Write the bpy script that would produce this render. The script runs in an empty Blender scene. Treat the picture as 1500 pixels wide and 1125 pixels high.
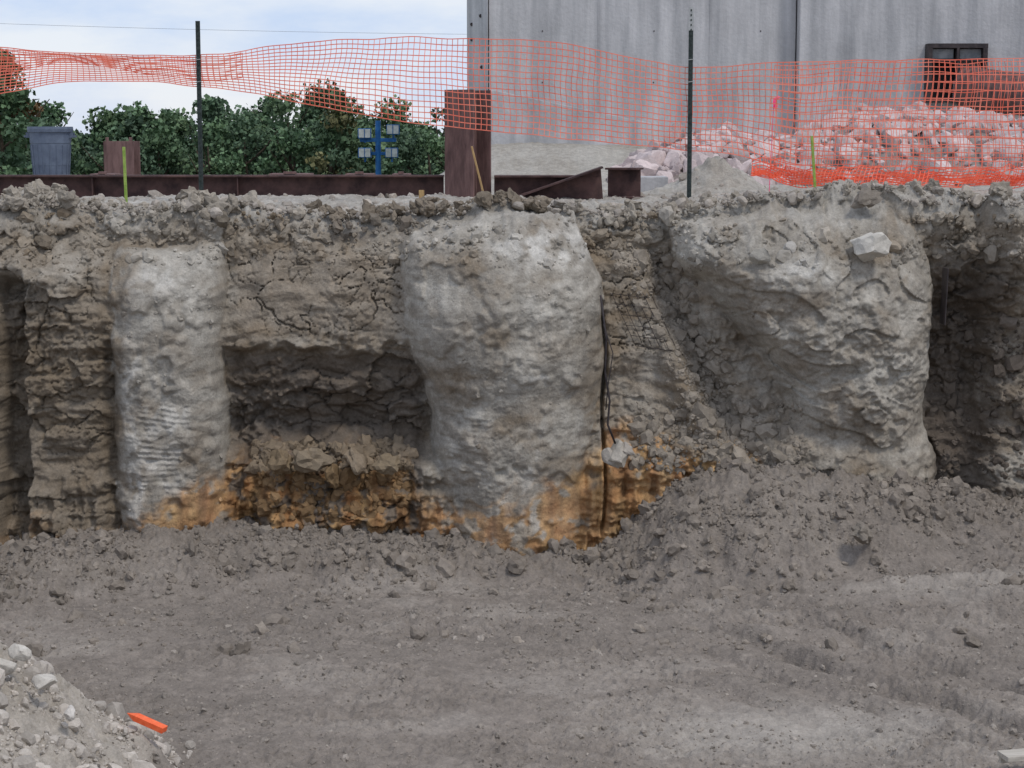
import bpy, math, random
import numpy as np
from mathutils import Vector, Matrix
random.seed(4); rng=np.random.default_rng(11)
scene=bpy.context.scene

# ------------------------------------------------------------------ noise
_perm=np.random.default_rng(5).permutation(256).astype(np.int64)
_perm=np.concatenate([_perm,_perm,_perm])
_g=np.random.default_rng(6).normal(size=(256,3)); _g/=np.linalg.norm(_g,axis=1)[:,None]
_g=_g.astype(np.float32)
def perlin(x,y,z=0.0):
    x,y,z=np.broadcast_arrays(np.asarray(x,float),np.asarray(y,float),np.asarray(z,float))
    xi=np.floor(x).astype(np.int64);yi=np.floor(y).astype(np.int64);zi=np.floor(z).astype(np.int64)
    xf=(x-xi).astype(np.float32);yf=(y-yi).astype(np.float32);zf=(z-zi).astype(np.float32)
    xi&=255;yi&=255;zi&=255
    u=xf*xf*xf*(xf*(xf*6-15)+10);v=yf*yf*yf*(yf*(yf*6-15)+10);w=zf*zf*zf*(zf*(zf*6-15)+10)
    def c(a,b,d):
        h=_perm[_perm[_perm[xi+a]+yi+b]+zi+d]&255
        g=_g[h]; return g[...,0]*(xf-a)+g[...,1]*(yf-b)+g[...,2]*(zf-d)
    a=c(0,0,0);b=c(1,0,0);a=a+u*(b-a)
    e=c(0,1,0);f=c(1,1,0);e=e+u*(f-e)
    a=a+v*(e-a)
    p=c(0,0,1);q=c(1,0,1);p=p+u*(q-p)
    r=c(0,1,1);s=c(1,1,1);r=r+u*(s-r)
    p=p+v*(r-p)
    return (a+w*(p-a))*1.5
def fbm(x,y,z=0.0,o=4,l=2.1,g=.5):
    t=0;a=1
    for i in range(o):
        t=t+a*perlin(np.asarray(x)+i*17.3,np.asarray(y)+i*9.1,z);x=np.asarray(x)*l;y=np.asarray(y)*l;z=np.asarray(z)*l;a*=g
    return t
_r1=np.random.default_rng(8).random((256,3))
def worley(x,y):
    xi=np.floor(x).astype(np.int64);yi=np.floor(y).astype(np.int64)
    f1=np.full(x.shape,9.);f2=np.full(x.shape,9.);idv=np.zeros(x.shape)
    for dx in(-1,0,1):
        for dy in(-1,0,1):
            h=_perm[_perm[(xi+dx)&255]+((yi+dy)&255)]
            r=_r1[h]
            d=np.hypot(xi+dx+r[...,0]-x,yi+dy+r[...,1]-y)
            n=d<f1
            f2=np.where(n,f1,np.minimum(f2,d)); idv=np.where(n,r[...,2],idv); f1=np.where(n,d,f1)
    return f1,f2,idv
def S(a,b,v):
    t=np.clip((v-a)/(b-a),0,1);return t*t*(3-2*t)
def I(v,xs,ys): return np.interp(v,xs,ys)
def lin(r,g,b):
    c=np.array([r,g,b])/255.;return np.where(c<=.04045,c/12.92,((c+.055)/1.055)**2.4)

# ------------------------------------------------------------------ materials
def newmat(name):
    m=bpy.data.materials.new(name);m.use_nodes=True;nt=m.node_tree
    return m,nt,nt.nodes['Principled BSDF']
def noise_node(nt,scale,detail=5,rough=.6,vec=None):
    n=nt.nodes.new('ShaderNodeTexNoise');n.inputs['Scale'].default_value=scale
    n.inputs['Detail'].default_value=detail;n.inputs['Roughness'].default_value=rough
    if vec is not None: nt.links.new(vec,n.inputs['Vector'])
    return n
def mapr(nt,src,a,b,c,d):
    n=nt.nodes.new('ShaderNodeMapRange');n.inputs[1].default_value=a;n.inputs[2].default_value=b
    n.inputs[3].default_value=c;n.inputs[4].default_value=d;nt.links.new(src,n.inputs[0]);return n.outputs[0]
def mul(nt,a,b):
    n=nt.nodes.new('ShaderNodeMath');n.operation='MULTIPLY';nt.links.new(a,n.inputs[0]);nt.links.new(b,n.inputs[1]);return n.outputs[0]
def scalecol(nt,col,fac):
    n=nt.nodes.new('ShaderNodeVectorMath');n.operation='SCALE';nt.links.new(col,n.inputs[0]);nt.links.new(fac,n.inputs['Scale']);return n.outputs[0]
def soil_mat(name,bumpd=.012,var=.28,s1=9,s2=45,s3=160):
    m,nt,b=newmat(name)
    a=nt.nodes.new('ShaderNodeAttribute');a.attribute_name='Col'
    tc=nt.nodes.new('ShaderNodeTexCoord').outputs['Object']
    n1=noise_node(nt,s1,3,.65,tc);n2=noise_node(nt,s2,3,.7,tc);n3=noise_node(nt,s3,1,.6,tc)
    f=mul(nt,mapr(nt,n1.outputs[0],.3,.7,1-var,1+var),mapr(nt,n2.outputs[0],.3,.7,1-var*.8,1+var*.8))
    f=mul(nt,f,mapr(nt,n3.outputs[0],.3,.7,1-var*.5,1+var*.5))
    c=scalecol(nt,a.outputs['Color'],f)
    nt.links.new(c,b.inputs['Base Color'])
    b.inputs['Roughness'].default_value=.95;b.inputs['Specular IOR Level'].default_value=.15
    bp=nt.nodes.new('ShaderNodeBump');bp.inputs['Distance'].default_value=bumpd;bp.inputs['Strength'].default_value=.9
    nt.links.new(n2.outputs[0],bp.inputs['Height'])
    nt.links.new(bp.outputs[0],b.inputs['Normal'])
    return m
def simple(name,c1,c2,scale=8,rough=.7,metal=0,stretch=None,bump=.003,lo=.35,hi=.65):
    m,nt,b=newmat(name)
    tc=nt.nodes.new('ShaderNodeTexCoord').outputs['Object']
    if stretch:
        mp=nt.nodes.new('ShaderNodeMapping');mp.inputs['Scale'].default_value=stretch
        nt.links.new(tc,mp.inputs[0]);tc=mp.outputs[0]
    n=noise_node(nt,scale,6,.65,tc)
    r=nt.nodes.new('ShaderNodeValToRGB');r.color_ramp.elements[0].position=lo;r.color_ramp.elements[1].position=hi
    r.color_ramp.elements[0].color=(*c1,1);r.color_ramp.elements[1].color=(*c2,1)
    nt.links.new(n.outputs[0],r.inputs[0]);nt.links.new(r.outputs[0],b.inputs['Base Color'])
    b.inputs['Roughness'].default_value=rough;b.inputs['Metallic'].default_value=metal
    b.inputs['Specular IOR Level'].default_value=.3
    if bump:
        bp=nt.nodes.new('ShaderNodeBump');bp.inputs['Distance'].default_value=bump
        nt.links.new(n.outputs[0],bp.inputs['Height']);nt.links.new(bp.outputs[0],b.inputs['Normal'])
    return m
M_soil=soil_mat('soil',.012,.21,8,42,150); M_floor=soil_mat('pit_soil',.018,.18,7,38,170); M_rock=soil_mat('rock',.006,.12,12,50,160)
M_rust=simple('rusty_steel',lin(58,44,44),lin(100,76,72),5,.75)
M_rust2=simple('rusty_steel_light',lin(84,64,62),lin(124,98,94),4,.8,stretch=(3,3,.6))
M_dark=simple('dark_steel',lin(40,36,38),lin(70,62,62),10,.6)
M_post=simple('post_green_paint',lin(34,44,42),lin(62,70,68),20,.55)
M_white=simple('galvanised_tip',lin(150,152,152),lin(185,186,184),20,.6)
M_wood=simple('stake_wood',lin(150,120,80),lin(190,160,112),12,.8,stretch=(6,6,.7))
M_lime=simple('lime_painted_stake',lin(120,150,62),lin(158,180,92),20,.7)
M_net=simple('orange_plastic_mesh',lin(238,112,88),lin(247,144,120),3,.5,bump=0)
M_netred=simple('red_orange_plastic_mesh',lin(240,92,62),lin(250,120,90),3,.5,bump=0)
M_can=simple('grey_plastic',lin(84,94,112),lin(104,115,132),6,.55,bump=.001)
M_blue=simple('blue_paint',lin(30,90,150),lin(50,115,175),8,.5)
M_lamp=simple('lamp_glass',lin(175,180,175),lin(215,218,215),8,.3,bump=0)
M_orange=simple('orange_paint',lin(235,95,50),lin(250,120,75),20,.6)
M_pink=simple('pink_ribbon',lin(245,60,120),lin(250,110,150),20,.5,bump=0)
M_plank=simple('pale_board',lin(165,158,146),lin(195,188,176),8,.8,stretch=(.6,6,6))
M_wire=simple('weathered_cable',lin(140,142,148),lin(165,168,172),8,.6,bump=0)

def concrete_mat():
    m,nt,b=newmat('cast_concrete')
    tc=nt.nodes.new('ShaderNodeTexCoord').outputs['Object']
    mp=nt.nodes.new('ShaderNodeMapping');mp.inputs['Scale'].default_value=(2.2,2.2,.16);nt.links.new(tc,mp.inputs[0])
    n1=noise_node(nt,1.6,6,.62,mp.outputs[0]);n2=noise_node(nt,.7,5,.6,tc);n3=noise_node(nt,14,4,.6,tc)
    r=nt.nodes.new('ShaderNodeValToRGB');r.color_ramp.elements[0].position=.28;r.color_ramp.elements[1].position=.66
    r.color_ramp.elements[0].color=(*lin(152,153,155),1);r.color_ramp.elements[1].color=(*lin(196,195,195),1)
    nt.links.new(n1.outputs[0],r.inputs[0])
    f=mul(nt,mapr(nt,n2.outputs[0],.3,.7,.84,1.14),mapr(nt,n3.outputs[0],.3,.7,.95,1.05))
    nt.links.new(scalecol(nt,r.outputs[0],f),b.inputs['Base Color']);b.inputs['Roughness'].default_value=.85
    bp=nt.nodes.new('ShaderNodeBump');bp.inputs['Distance'].default_value=.01;nt.links.new(n3.outputs[0],bp.inputs['Height']);nt.links.new(bp.outputs[0],b.inputs['Normal'])
    return m
M_conc=concrete_mat()
def leaf_mat():
    m,nt,b=newmat('foliage')
    a=nt.nodes.new('ShaderNodeAttribute');a.attribute_name='Col'
    nt.links.new(a.outputs['Color'],b.inputs['Base Color']);b.inputs['Roughness'].default_value=.7
    b.inputs['Specular IOR Level'].default_value=.2
    return m
M_leaf=leaf_mat()
M_bark=simple('bark',lin(60,50,42),lin(90,78,66),10,.9)

# ------------------------------------------------------------------ mesh helpers
def np_mesh(name,V,F,mat,col=None,smooth=True):
    me=bpy.data.meshes.new(name)
    V=np.ascontiguousarray(V,dtype=np.float32);F=np.ascontiguousarray(F,dtype=np.int32);k=F.shape[1]
    me.vertices.add(len(V));me.vertices.foreach_set('co',V.ravel())
    me.loops.add(F.size);me.loops.foreach_set('vertex_index',F.ravel())
    me.polygons.add(len(F));me.polygons.foreach_set('loop_start',np.arange(0,F.size,k,dtype=np.int32))
    me.polygons.foreach_set('loop_total',np.full(len(F),k,dtype=np.int32))
    me.polygons.foreach_set('use_smooth',np.full(len(F),smooth))
    me.update(calc_edges=True)
    if col is not None:
        at=me.attributes.new('Col','FLOAT_COLOR','POINT')
        at.data.foreach_set('color',np.concatenate([col,np.ones((len(col),1))],1).astype(np.float32).ravel())
    me.materials.append(mat);o=bpy.data.objects.new(name,me);scene.collection.objects.link(o);return o
def grid_faces(nr,nc):
    i=np.arange(nr-1)[:,None]*nc+np.arange(nc-1)[None]
    return np.stack([i,i+1,i+nc+1,i+nc],-1).reshape(-1,4)
class MB:
    def __init__(s): s.v=[];s.f=[];s.m=[]
    def add(s,vs,fs,mi=0):
        o=len(s.v);s.v+=[tuple(v) for v in vs];s.f+=[tuple(i+o for i in f) for f in fs];s.m+=[mi]*len(fs)
    def box(s,c,d,mi=0,M=None):
        x,y,z=[q/2 for q in d]
        vs=[Vector((a*x,b*y,e*z)) for a in(-1,1) for b in(-1,1) for e in(-1,1)]
        if M is not None: vs=[M@v for v in vs]
        vs=[v+Vector(c) for v in vs]
        s.add(vs,[(0,1,3,2),(4,6,7,5),(0,4,5,1),(2,3,7,6),(0,2,6,4),(1,5,7,3)],mi)
    def tube(s,pts,rad,n=10,mi=0,cap=True):
        pts=[Vector(p) for p in pts];rings=[]
        for i,p in enumerate(pts):
            t=(pts[min(i+1,len(pts)-1)]-pts[max(i-1,0)]).normalized()
            up=Vector((0,0,1)) if abs(t.z)<.9 else Vector((1,0,0))
            a=t.cross(up).normalized();b=t.cross(a)
            r=rad[i] if hasattr(rad,'__len__') else rad
            rings.append([p+(a*math.cos(q)+b*math.sin(q))*r for q in [2*math.pi*k/n for k in range(n)]])
        vs=[v for r in rings for v in r];fs=[]
        for i in range(len(pts)-1):
            for k in range(n): fs.append((i*n+k,i*n+(k+1)%n,(i+1)*n+(k+1)%n,(i+1)*n+k))
        if cap: fs.append(tuple(range(n))[::-1]);fs.append(tuple((len(pts)-1)*n+k for k in range(n)))
        s.add(vs,fs,mi)
    def extr(s,prof,L,M,mi=0):
        n=len(prof);vs=[M@Vector((0,a,b)) for a,b in prof]+[M@Vector((L,a,b)) for a,b in prof]
        fs=[(k,(k+1)%n,n+(k+1)%n,n+k) for k in range(n)]+[tuple(range(n))[::-1],tuple(range(n,2*n))]
        s.add(vs,fs,mi)
    def obj(s,name,mats,bevel=0,smooth=False,parent=None):
        me=bpy.data.meshes.new(name);me.from_pydata(s.v,[],s.f);me.update()
        for m in (mats if isinstance(mats,list) else [mats]): me.materials.append(m)
        for p,mi in zip(me.polygons,s.m): p.material_index=mi;p.use_smooth=smooth
        o=bpy.data.objects.new(name,me);scene.collection.objects.link(o)
        if bevel:
            b=o.modifiers.new('bevel','BEVEL');b.width=bevel;b.segments=2;b.limit_method='ANGLE'
        if parent: o.parent=parent
        return o
def iprof(w,h,tf,tw):
    return [(-w/2,-h/2),(w/2,-h/2),(w/2,-h/2+tf),(tw/2,-h/2+tf),(tw/2,h/2-tf),(w/2,h/2-tf),(w/2,h/2),(-w/2,h/2),(-w/2,h/2-tf),(-tw/2,h/2-tf),(-tw/2,-h/2+tf),(-w/2,-h/2+tf)]

# ------------------------------------------------------------------ terrain functions (metres)
GREY=lin(156,149,138);BROWN=lin(128,115,98);PALE=lin(182,177,167);ORANGE=lin(198,160,110);RUST=lin(168,120,76)
DKSOIL_SHADE=lin(90,80,71);TOPC=lin(172,168,160);FLOORC=lin(142,133,124);FLOORL=lin(168,161,152);FLOORD=lin(124,116,108)

def upper_z(x,y):
    near=1-S(6,30,y);lip=S(1.6,.2,y)
    z=3.78+.05*perlin(x*.6,y*.6,3)+near*(.05*perlin(x*1.7,y*1.7,7)+.035*perlin(x*5,y*5,1)+.02*perlin(x*14,y*14,2)+.01*perlin(x*34,y*34,2))
    z=z+lip*(.07*perlin(x*2.1,y*2.1,17)+.11*np.clip(perlin(x*4.5,y*4.5,18),0,1)+.05*np.abs(perlin(x*11,y*11,19))-.04)
    z=z+.22*np.exp(-((x+5.1)/.45)**2-((y-.1)/.5)**2)+.14*np.exp(-((x-.15)/.30)**2-((y+.3)/.4)**2)+.09*np.exp(-((x+3.4)/.4)**2-((y-.2)/.4)**2)+.12*np.exp(-((x-3.9)/.7)**2-((y-.3)/.4)**2)
    z=z-.09*np.exp(-((x+1.9)/.6)**2)*lip-.05*np.exp(-((x-1.3)/.4)**2)*lip
    z=z+.10*S(1.6,3.4,x)*S(4,1,y)
    z=z+.42*np.exp(-((x-2.7)/.55)**2-((y-4.6)/.6)**2)*(1+.3*perlin(x*6,y*6,5))
    z=z+.60*S(14.0,17.2,y)*S(-1.5,-.5,x)*S(8,3,x)
    z=z-3.7*S(13.6,20,y)*S(-1.4,-3.5,x)
    return z
def pier_masks(x,z):
    wx=x+.05*perlin(x*1.2,z*1.9,11)+.03*perlin(x*4,z*5,12)+.012*perlin(x*10,z*12,4)
    u1=(wx-I(z,[0,.5,2,3.6],[-3.62,-3.64,-3.66,-3.68]))/I(z,[0,.4,3,3.6],[.64,.58,.60,.58])
    l2=I(z,[0,.3,1.6,1.95,2.6,3.4,3.8],[-.90,-.86,-.90,-1.0,-1.24,-1.2,-.8]);r2=I(z,[0,1.6,2.0,3,3.8],[.90,.94,.99,.98,.6])
    u2=(wx-(l2+r2)/2)/((r2-l2)/2)
    l3=I(z,[.8,1.3,1.8,2.2,2.7,3.1,3.5],[2.35,2.48,2.68,2.5,2.12,1.80,1.7]);r3=I(z,[0,.9,1.15,1.5,2.4,3,3.8],[4.66,4.64,4.58,4.50,4.52,4.56,4.4])
    u3=(wx-(l3+r3)/2)/((r3-l3)/2)
    return u1,u2,u3
def smax(a,b,k):
    h=np.clip(.5+.5*(a-b)/k,0,1);return b*(1-h)+a*h+k*h*(1-h)
def wallD(x,z):
    x=np.asarray(x,float);z=np.asarray(z,float)
    rec=S(-3.15,-2.9,x)*S(-.85,-1.1,x)
    zn=z+.07*perlin(x*1.3,z*1.3,21)+.035*perlin(x*5,z*5,22)
    zn=zn+rec*(.18*perlin(x*1.3,z*.8,121)+.10*perlin(x*4,z*2.5,122)-.04*(x+2.0))*S(.7,1.3,z)
    xn=x+.06*perlin(x*1.6,z*1.6,23)+.035*perlin(x*6,z*4,24)
    DL=I(zn,[0,.3,1.2,2.6,3.1,3.5,3.8],[.72,.62,.46,.55,.44,.12,.0])
    DL=DL-.38*S(-5.03,-5.1,xn)*S(-5.42,-5.3,xn)*S(3.2,2.9,z)
    DL=DL-.10*S(-4.36,-4.2,xn)*S(2.6,2.0,z)
    D1=I(zn,[0,.5,.92,1.04,1.14,1.34,1.46,1.62,1.68,1.9,1.96,2.16,2.26,2.34,2.8,3.3,3.65,3.8],[.74,.66,.60,.52,.34,.04,.00,.05,.12,.13,.21,.20,.22,.37,.32,.20,.08,0])
    D1=D1-.20*S(-2.62,-2.78,xn)*S(1.2,.9,z)
    D1=D1-.12*S(.45,.1,np.abs(x+3.0))*S(2.4,3,z)
    DS=I(zn,[0,.8,1.15,1.3,2.2,3.3,3.8],[.66,.60,.54,.42,.08,-.24,-.28])
    DS=DS+.12*S(1.62,1.42,xn)*S(1.9,2.2,z)*S(3.4,3.15,z)
    gx=xn-(1.62+(3.1-z)*.42)
    gul=np.exp(-(gx/.17)**2)*S(1.1,1.6,z)*S(3.5,3.1,z)
    DS=DS-.26*gul+.18*np.exp(-((gx+.28)/.16)**2)*S(1.0,1.6,z)*S(2.9,2.3,z)
    DR=I(zn,[0,1,2,2.6,3.1,3.45,3.8],[.05,-.30,-.50,-.40,-.10,.10,.15])+.40*S(4.98,5.35,xn+.12*perlin(z*2,0,5))
    wa=S(-4.0,-3.6,x);wb=S(-.3,.1,x);wc=S(3.9,4.2,x)
    D=DL*(1-wa)+D1*wa;D=D*(1-wb)+DS*wb;D=D*(1-wc)+DR*wc
    u1,u2,u3=pier_masks(x,z)
    g1=np.power(np.clip(1-(np.clip(zn-2.62,0,9)/.76)**2,0,1),.4);g2=np.sqrt(np.clip(1-(np.clip(zn-2.6,0,9)/1.1)**2,0,1));g3=np.sqrt(np.clip(1-(np.clip(zn-2.6,0,9)/1.05)**2,0,1))
    c=lambda u,e=2.3:np.power(np.clip(1-np.abs(u)**e,0,1),.5)
    b2=1+.08*S(1.6,2.3,zn)-.04*S(2.0,1.75,zn)*S(1.5,1.75,zn)
    b3=I(zn,[.7,1.0,1.3,1.6,2.0,2.35,3],[.98,.98,.88,.90,.98,1.05,1.0])
    d1=np.where(np.abs(u1)<1,.12+.72*c(u1,2.6)*g1,-9)
    d2=np.where(np.abs(u2)<1,-.03+1.00*c(u2,2.2)*g2*b2,-9)
    d3=np.where(np.abs(u3)<1,-.14+1.05*c(u3,2.2)*g3*b3,-9)
    ex=x-(2.02+(3.15-z)*.62)+.08*perlin(x*2,z*2,191)
    d3=d3-.46*S(.40,-.10,ex)*S(3.35,2.9,z)*S(1.2,1.8,z)*(np.abs(u3)<1)
    d3=d3+.055*np.round(perlin(x*1.5+z*.5,z*2.2,192)*2.2+.2)*S(1,.7,np.abs(u3))
    dp=np.maximum(np.maximum(d1,d2),d3)
    pm=S(-.06,.10,dp-D)
    edge=S(.35,.0,np.abs(dp-D))*(dp>-5)
    D=np.where(dp>-5,smax(D,dp,.12),D)
    D=D+.42*S(-3.4,-5.0,x)
    p3=pm*S(1.6,2.0,x)
    ps=pm-.6*p3
    rv=.35+.95*S(-.35,.4,perlin(x*.9,z*1.1,193))
    plate=np.clip(rec*S(2.35,2.5,z)*S(3.5,3.3,z)+S(1.0,1.08,x)*S(1.7,1.5,x)*S(2.1,2.3,z)*S(3.35,3.2,z),0,1)
    rv=rv*(1-.72*plate)
    soft=1-.6*ps
    sx=z+.25*perlin(x*.7,z*.5,130)
    strat=.06*perlin(x*.9,sx*5,131)*S(-.3,.4,perlin(x*.8,z*.8,194))+.035*perlin(x*2.0,sx*14,132)
    D=D+strat*(1-pm)*S(3.5,3.0,z)*(1-.6*plate)
    lump=.08*perlin(x*1.4,z*1.4,31)+.05*perlin(x*3.3,z*4.2,32)
    bil=.085*(np.abs(perlin(x*5,z*6,133))-.25)+.05*(np.abs(perlin(x*11,z*13,134))-.25)
    mid=.035*perlin(x*8,z*10,33)+.022*perlin(x*18,z*21,34)
    fine=.012*perlin(x*38,z*44,35)+.006*perlin(x*80,z*85,36)
    D=D+lump*(.5+.5*soft)+bil*(1-.88*ps)*rv+mid*(1-.70*ps)*rv+fine*(.5+.5*soft)*(.6+.4*rv)
    wx_=x+.14*perlin(x*3,z*3,41)+.04*perlin(x*11,z*11,141);wz_=z+.10*perlin(x*3,z*3,42)+.03*perlin(x*11,z*11,142)
    f1,f2,idv=worley(wx_*2.7,wz_*5.0)
    zone=np.clip(rec*S(2.5,2.25,z)+S(-4.0,-4.3,x)*.9+S(4.5,4.7,x)*.8+.35*S(1.0,1.2,x)*S(2.4,2.1,x)*S(2.2,1.6,z),0,1)
    blocky=(1-pm)*zone*S(-.35,.05,perlin(x*1.3,z*1.5,143)+.3*rec*S(1.2,1,z))
    D=D+blocky*((idv-.5)*.22-.05*S(.07,.0,f2-f1))
    _,_,id2=worley(wx_*7,wz_*9)
    clod=np.clip((1-pm)*S(.05,.4,perlin(x*1.3,z*1.6,45))*.7*(1-plate)+S(3.05,3.5,z)*.7*(1-pm*.5)+.9*gul*(1-pm)+.3*p3+.5*rec*S(1.3,1.1,z),0,1)*S(.7,1.0,z+.3*(x>1)+.3*rec)
    D=D+clod*(id2-.5)*.085
    h1,h2,_=worley((x+.24*perlin(x*2.2,z*2.2,46)+.07*perlin(x*9,z*9,48))*2.7,(z+.18*perlin(x*2.2,z*2.2,47)+.07*perlin(x*9,z*9,49))*4.0)
    k1,k2,_=worley((x+.1*perlin(x*4,z*4,146))*7.5,(z+.1*perlin(x*4,z*4,147))*8.5)
    cr=S(.04,.0,h2-h1)*S(-.3,.1,perlin(x*1.7,z*1.7,50)+.12)+.5*S(.07,.0,k2-k1)*S(-.1,.25,perlin(x*1.9,z*1.9,150))
    cr=cr*(1-pm*.95)*np.clip(plate+.45*(x<-4.1),0,1)*S(3.5,3.2,z)
    D=D-.075*cr
    fl=S(-.05,.25,perlin(x*2.2,z*2.0,51)+.35*perlin(x*9,z*9,52))
    D=D+pm*.045*fl
    def patch(xa,xb,za,zb): return S(xa,xa+.08,x)*S(xb,xb-.10,x)*S(za,za+.08,z)*S(zb,zb-.08,z)
    sc=patch(-3.98,-3.34,.74,1.78)+.55*patch(-.85,-.15,.75,1.7)+.3*patch(3.0,3.6,1.5,2.0)
    sc=sc*S(-.2,.15,perlin(x*5.4,z*3.0,54)+.08)
    D=D+pm*sc*(.007+.004*perlin(x*9,z*15,156))*np.sin((z+.10*x+.03*perlin(x*3,z*5,155))*2*math.pi/(.058))
    D=D+ps*.008*perlin(x*14,z*.9,157)
    clay=S(1.08,.9,z)*(1-pm*.75)*(x<2.4)
    D=D+clay*(.10*perlin(x*7,z*1.3,55)+.06*perlin(x*17,z*3,56)+.06*perlin(x*3,z*6,57))
    D=D-.22*S(.03,.0,np.abs(x-.985-.05*perlin(z*1.6,0,1)))*S(.2,.4,z)*S(3.0,2.7,z)
    return D,pm,(u1,u2,u3),edge,fl,sc
def u_low(x,z):
    return S(2.3,3.0,x)*S(1.9,1.2,z)*(.55+.5*perlin(x*2,z*3,171))+.3
def wall_col(x,z,pm,edge,fl,sc):
    n1=fbm(x*1.3,z*1.6,61);n2=fbm(x*5,z*5.5,62);n3=perlin(x*1.6,z*9,63)
    t=np.clip(.5+.65*n1+.4*n3+.4*n2,0,1)[...,None]
    soil=GREY*t+BROWN*(1-t)
    dk=np.clip(S(2.35,2.1,z)*S(-3.15,-2.95,x)*S(-.85,-1.05,x)*.75+S(4.45,4.65,x)*.85*S(3.5,2.9,z)*S(5.6,5.1,x+.2*n1)+.65*S(3.4,3.55,z)*S(-2.2,-1.8,x)*S(.5,.2,x)*S(-.3,.1,n2),0,1)[...,None]  # dark soil along the rim; in both recesses it also paints in their shade
    soil=soil*(1-dk)+DKSOIL_SHADE*dk
    lf=(S(-4.0,-4.2,x)*S(3.1,2.7,z)*.65)[...,None]
    soil=soil*(1-lf)+BROWN*.86*lf
    pl_=(S(-3.0,-2.9,x)*S(-1.1,-1.2,x)*S(2.4,2.6,z)*S(3.5,3.2,z)*.5)[...,None]
    soil=soil*(1-pl_)+lin(145,133,118)*pl_
    tp=np.clip(.45+.65*n1-.3*fl+.55*n2,0,1)[...,None]
    pier=PALE*tp+GREY*.88*(1-tp)
    stuck=np.clip(S(.0,.35,perlin(x*1.9,z*2.3,161)+.5*n2)*.85+.7*edge*S(-.2,.3,n2)+.6*S(.3,.6,u_low(x,z)),0,1)[...,None]
    pier=pier*(1-stuck)+soil*stuck
    pk=S(.2,.8,pm)[...,None]
    c=soil*(1-pk)+pier*pk
    wh=np.clip(S(.6,0,np.hypot((x-.35)/.95,(z-3.38)/.33)*.6)+.8*S(.4,0,np.hypot((x+3.75)/.5,(z-3.0)/.35)*.5)+.6*S(.5,0,np.hypot((x-3.0)/.6,(z-3.1)/.35)*.6),0,1)*S(-.3,.35,n2+.1)
    wh=np.clip(wh+.7*S(.5,0,np.hypot((x-.35)/.6,(z-2.05)/.10)*.6)*S(-.2,.2,n2)+.6*np.clip(sc,0,1)*S(-.5,.2,n2)+.6*S(.12,.03,np.abs(x+3.98-.10*perlin(z*2,3,3)))*S(3,2,z)*S(-.3,.1,n2)+.6*S(.1,.03,np.abs(x-.22-.12*perlin(z*1.5,3,9)))*S(1.7,1.1,z)*S(-.2,.1,n2),0,1)[...,None]
    wh=wh*pk
    c=c*(1-wh*.75)+lin(206,203,196)*wh*.75
    zo=I(x,[-8,-5.4,-4.3,-4.1,-3.5,-3.1,-3.0,-1.1,-1,-.3,.2,.95,1.0,1.6,2.4,2.9,3.3],[.45,.4,.30,.45,.78,1.0,1.08,1.08,.62,.66,.85,1.10,1.32,1.32,1.22,.8,-.3])
    om=S(-.18,.15,zo-z+.32*n1+.22*n2)
    om=om*(1-.9*S(.05,.40,n2*.9+.5*n1+.55*perlin(x*3.1,z*2.2,66)-.35*S(.3,1.1,x)*S(2.6,2.2,x)))
    tt=np.clip(.5+.8*perlin(x*6,z*1.4,64)+.4*n2,0,1)[...,None]
    oc=ORANGE*tt+RUST*(1-tt)
    inrec=S(-3.0,-2.75,x)*S(-.9,-1.1,x)
    oc=oc*(1-(.35*S(.0,.4,perlin(x*9,z*1.6,67))+.40*inrec*S(-.3,.3,perlin(x*5,z*1.2,68))).clip(0,.7))[...,None]
    om=(om*.80)[...,None]
    c=c*(1-om)+oc*om
    return np.clip(c,0.01,1)

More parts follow.
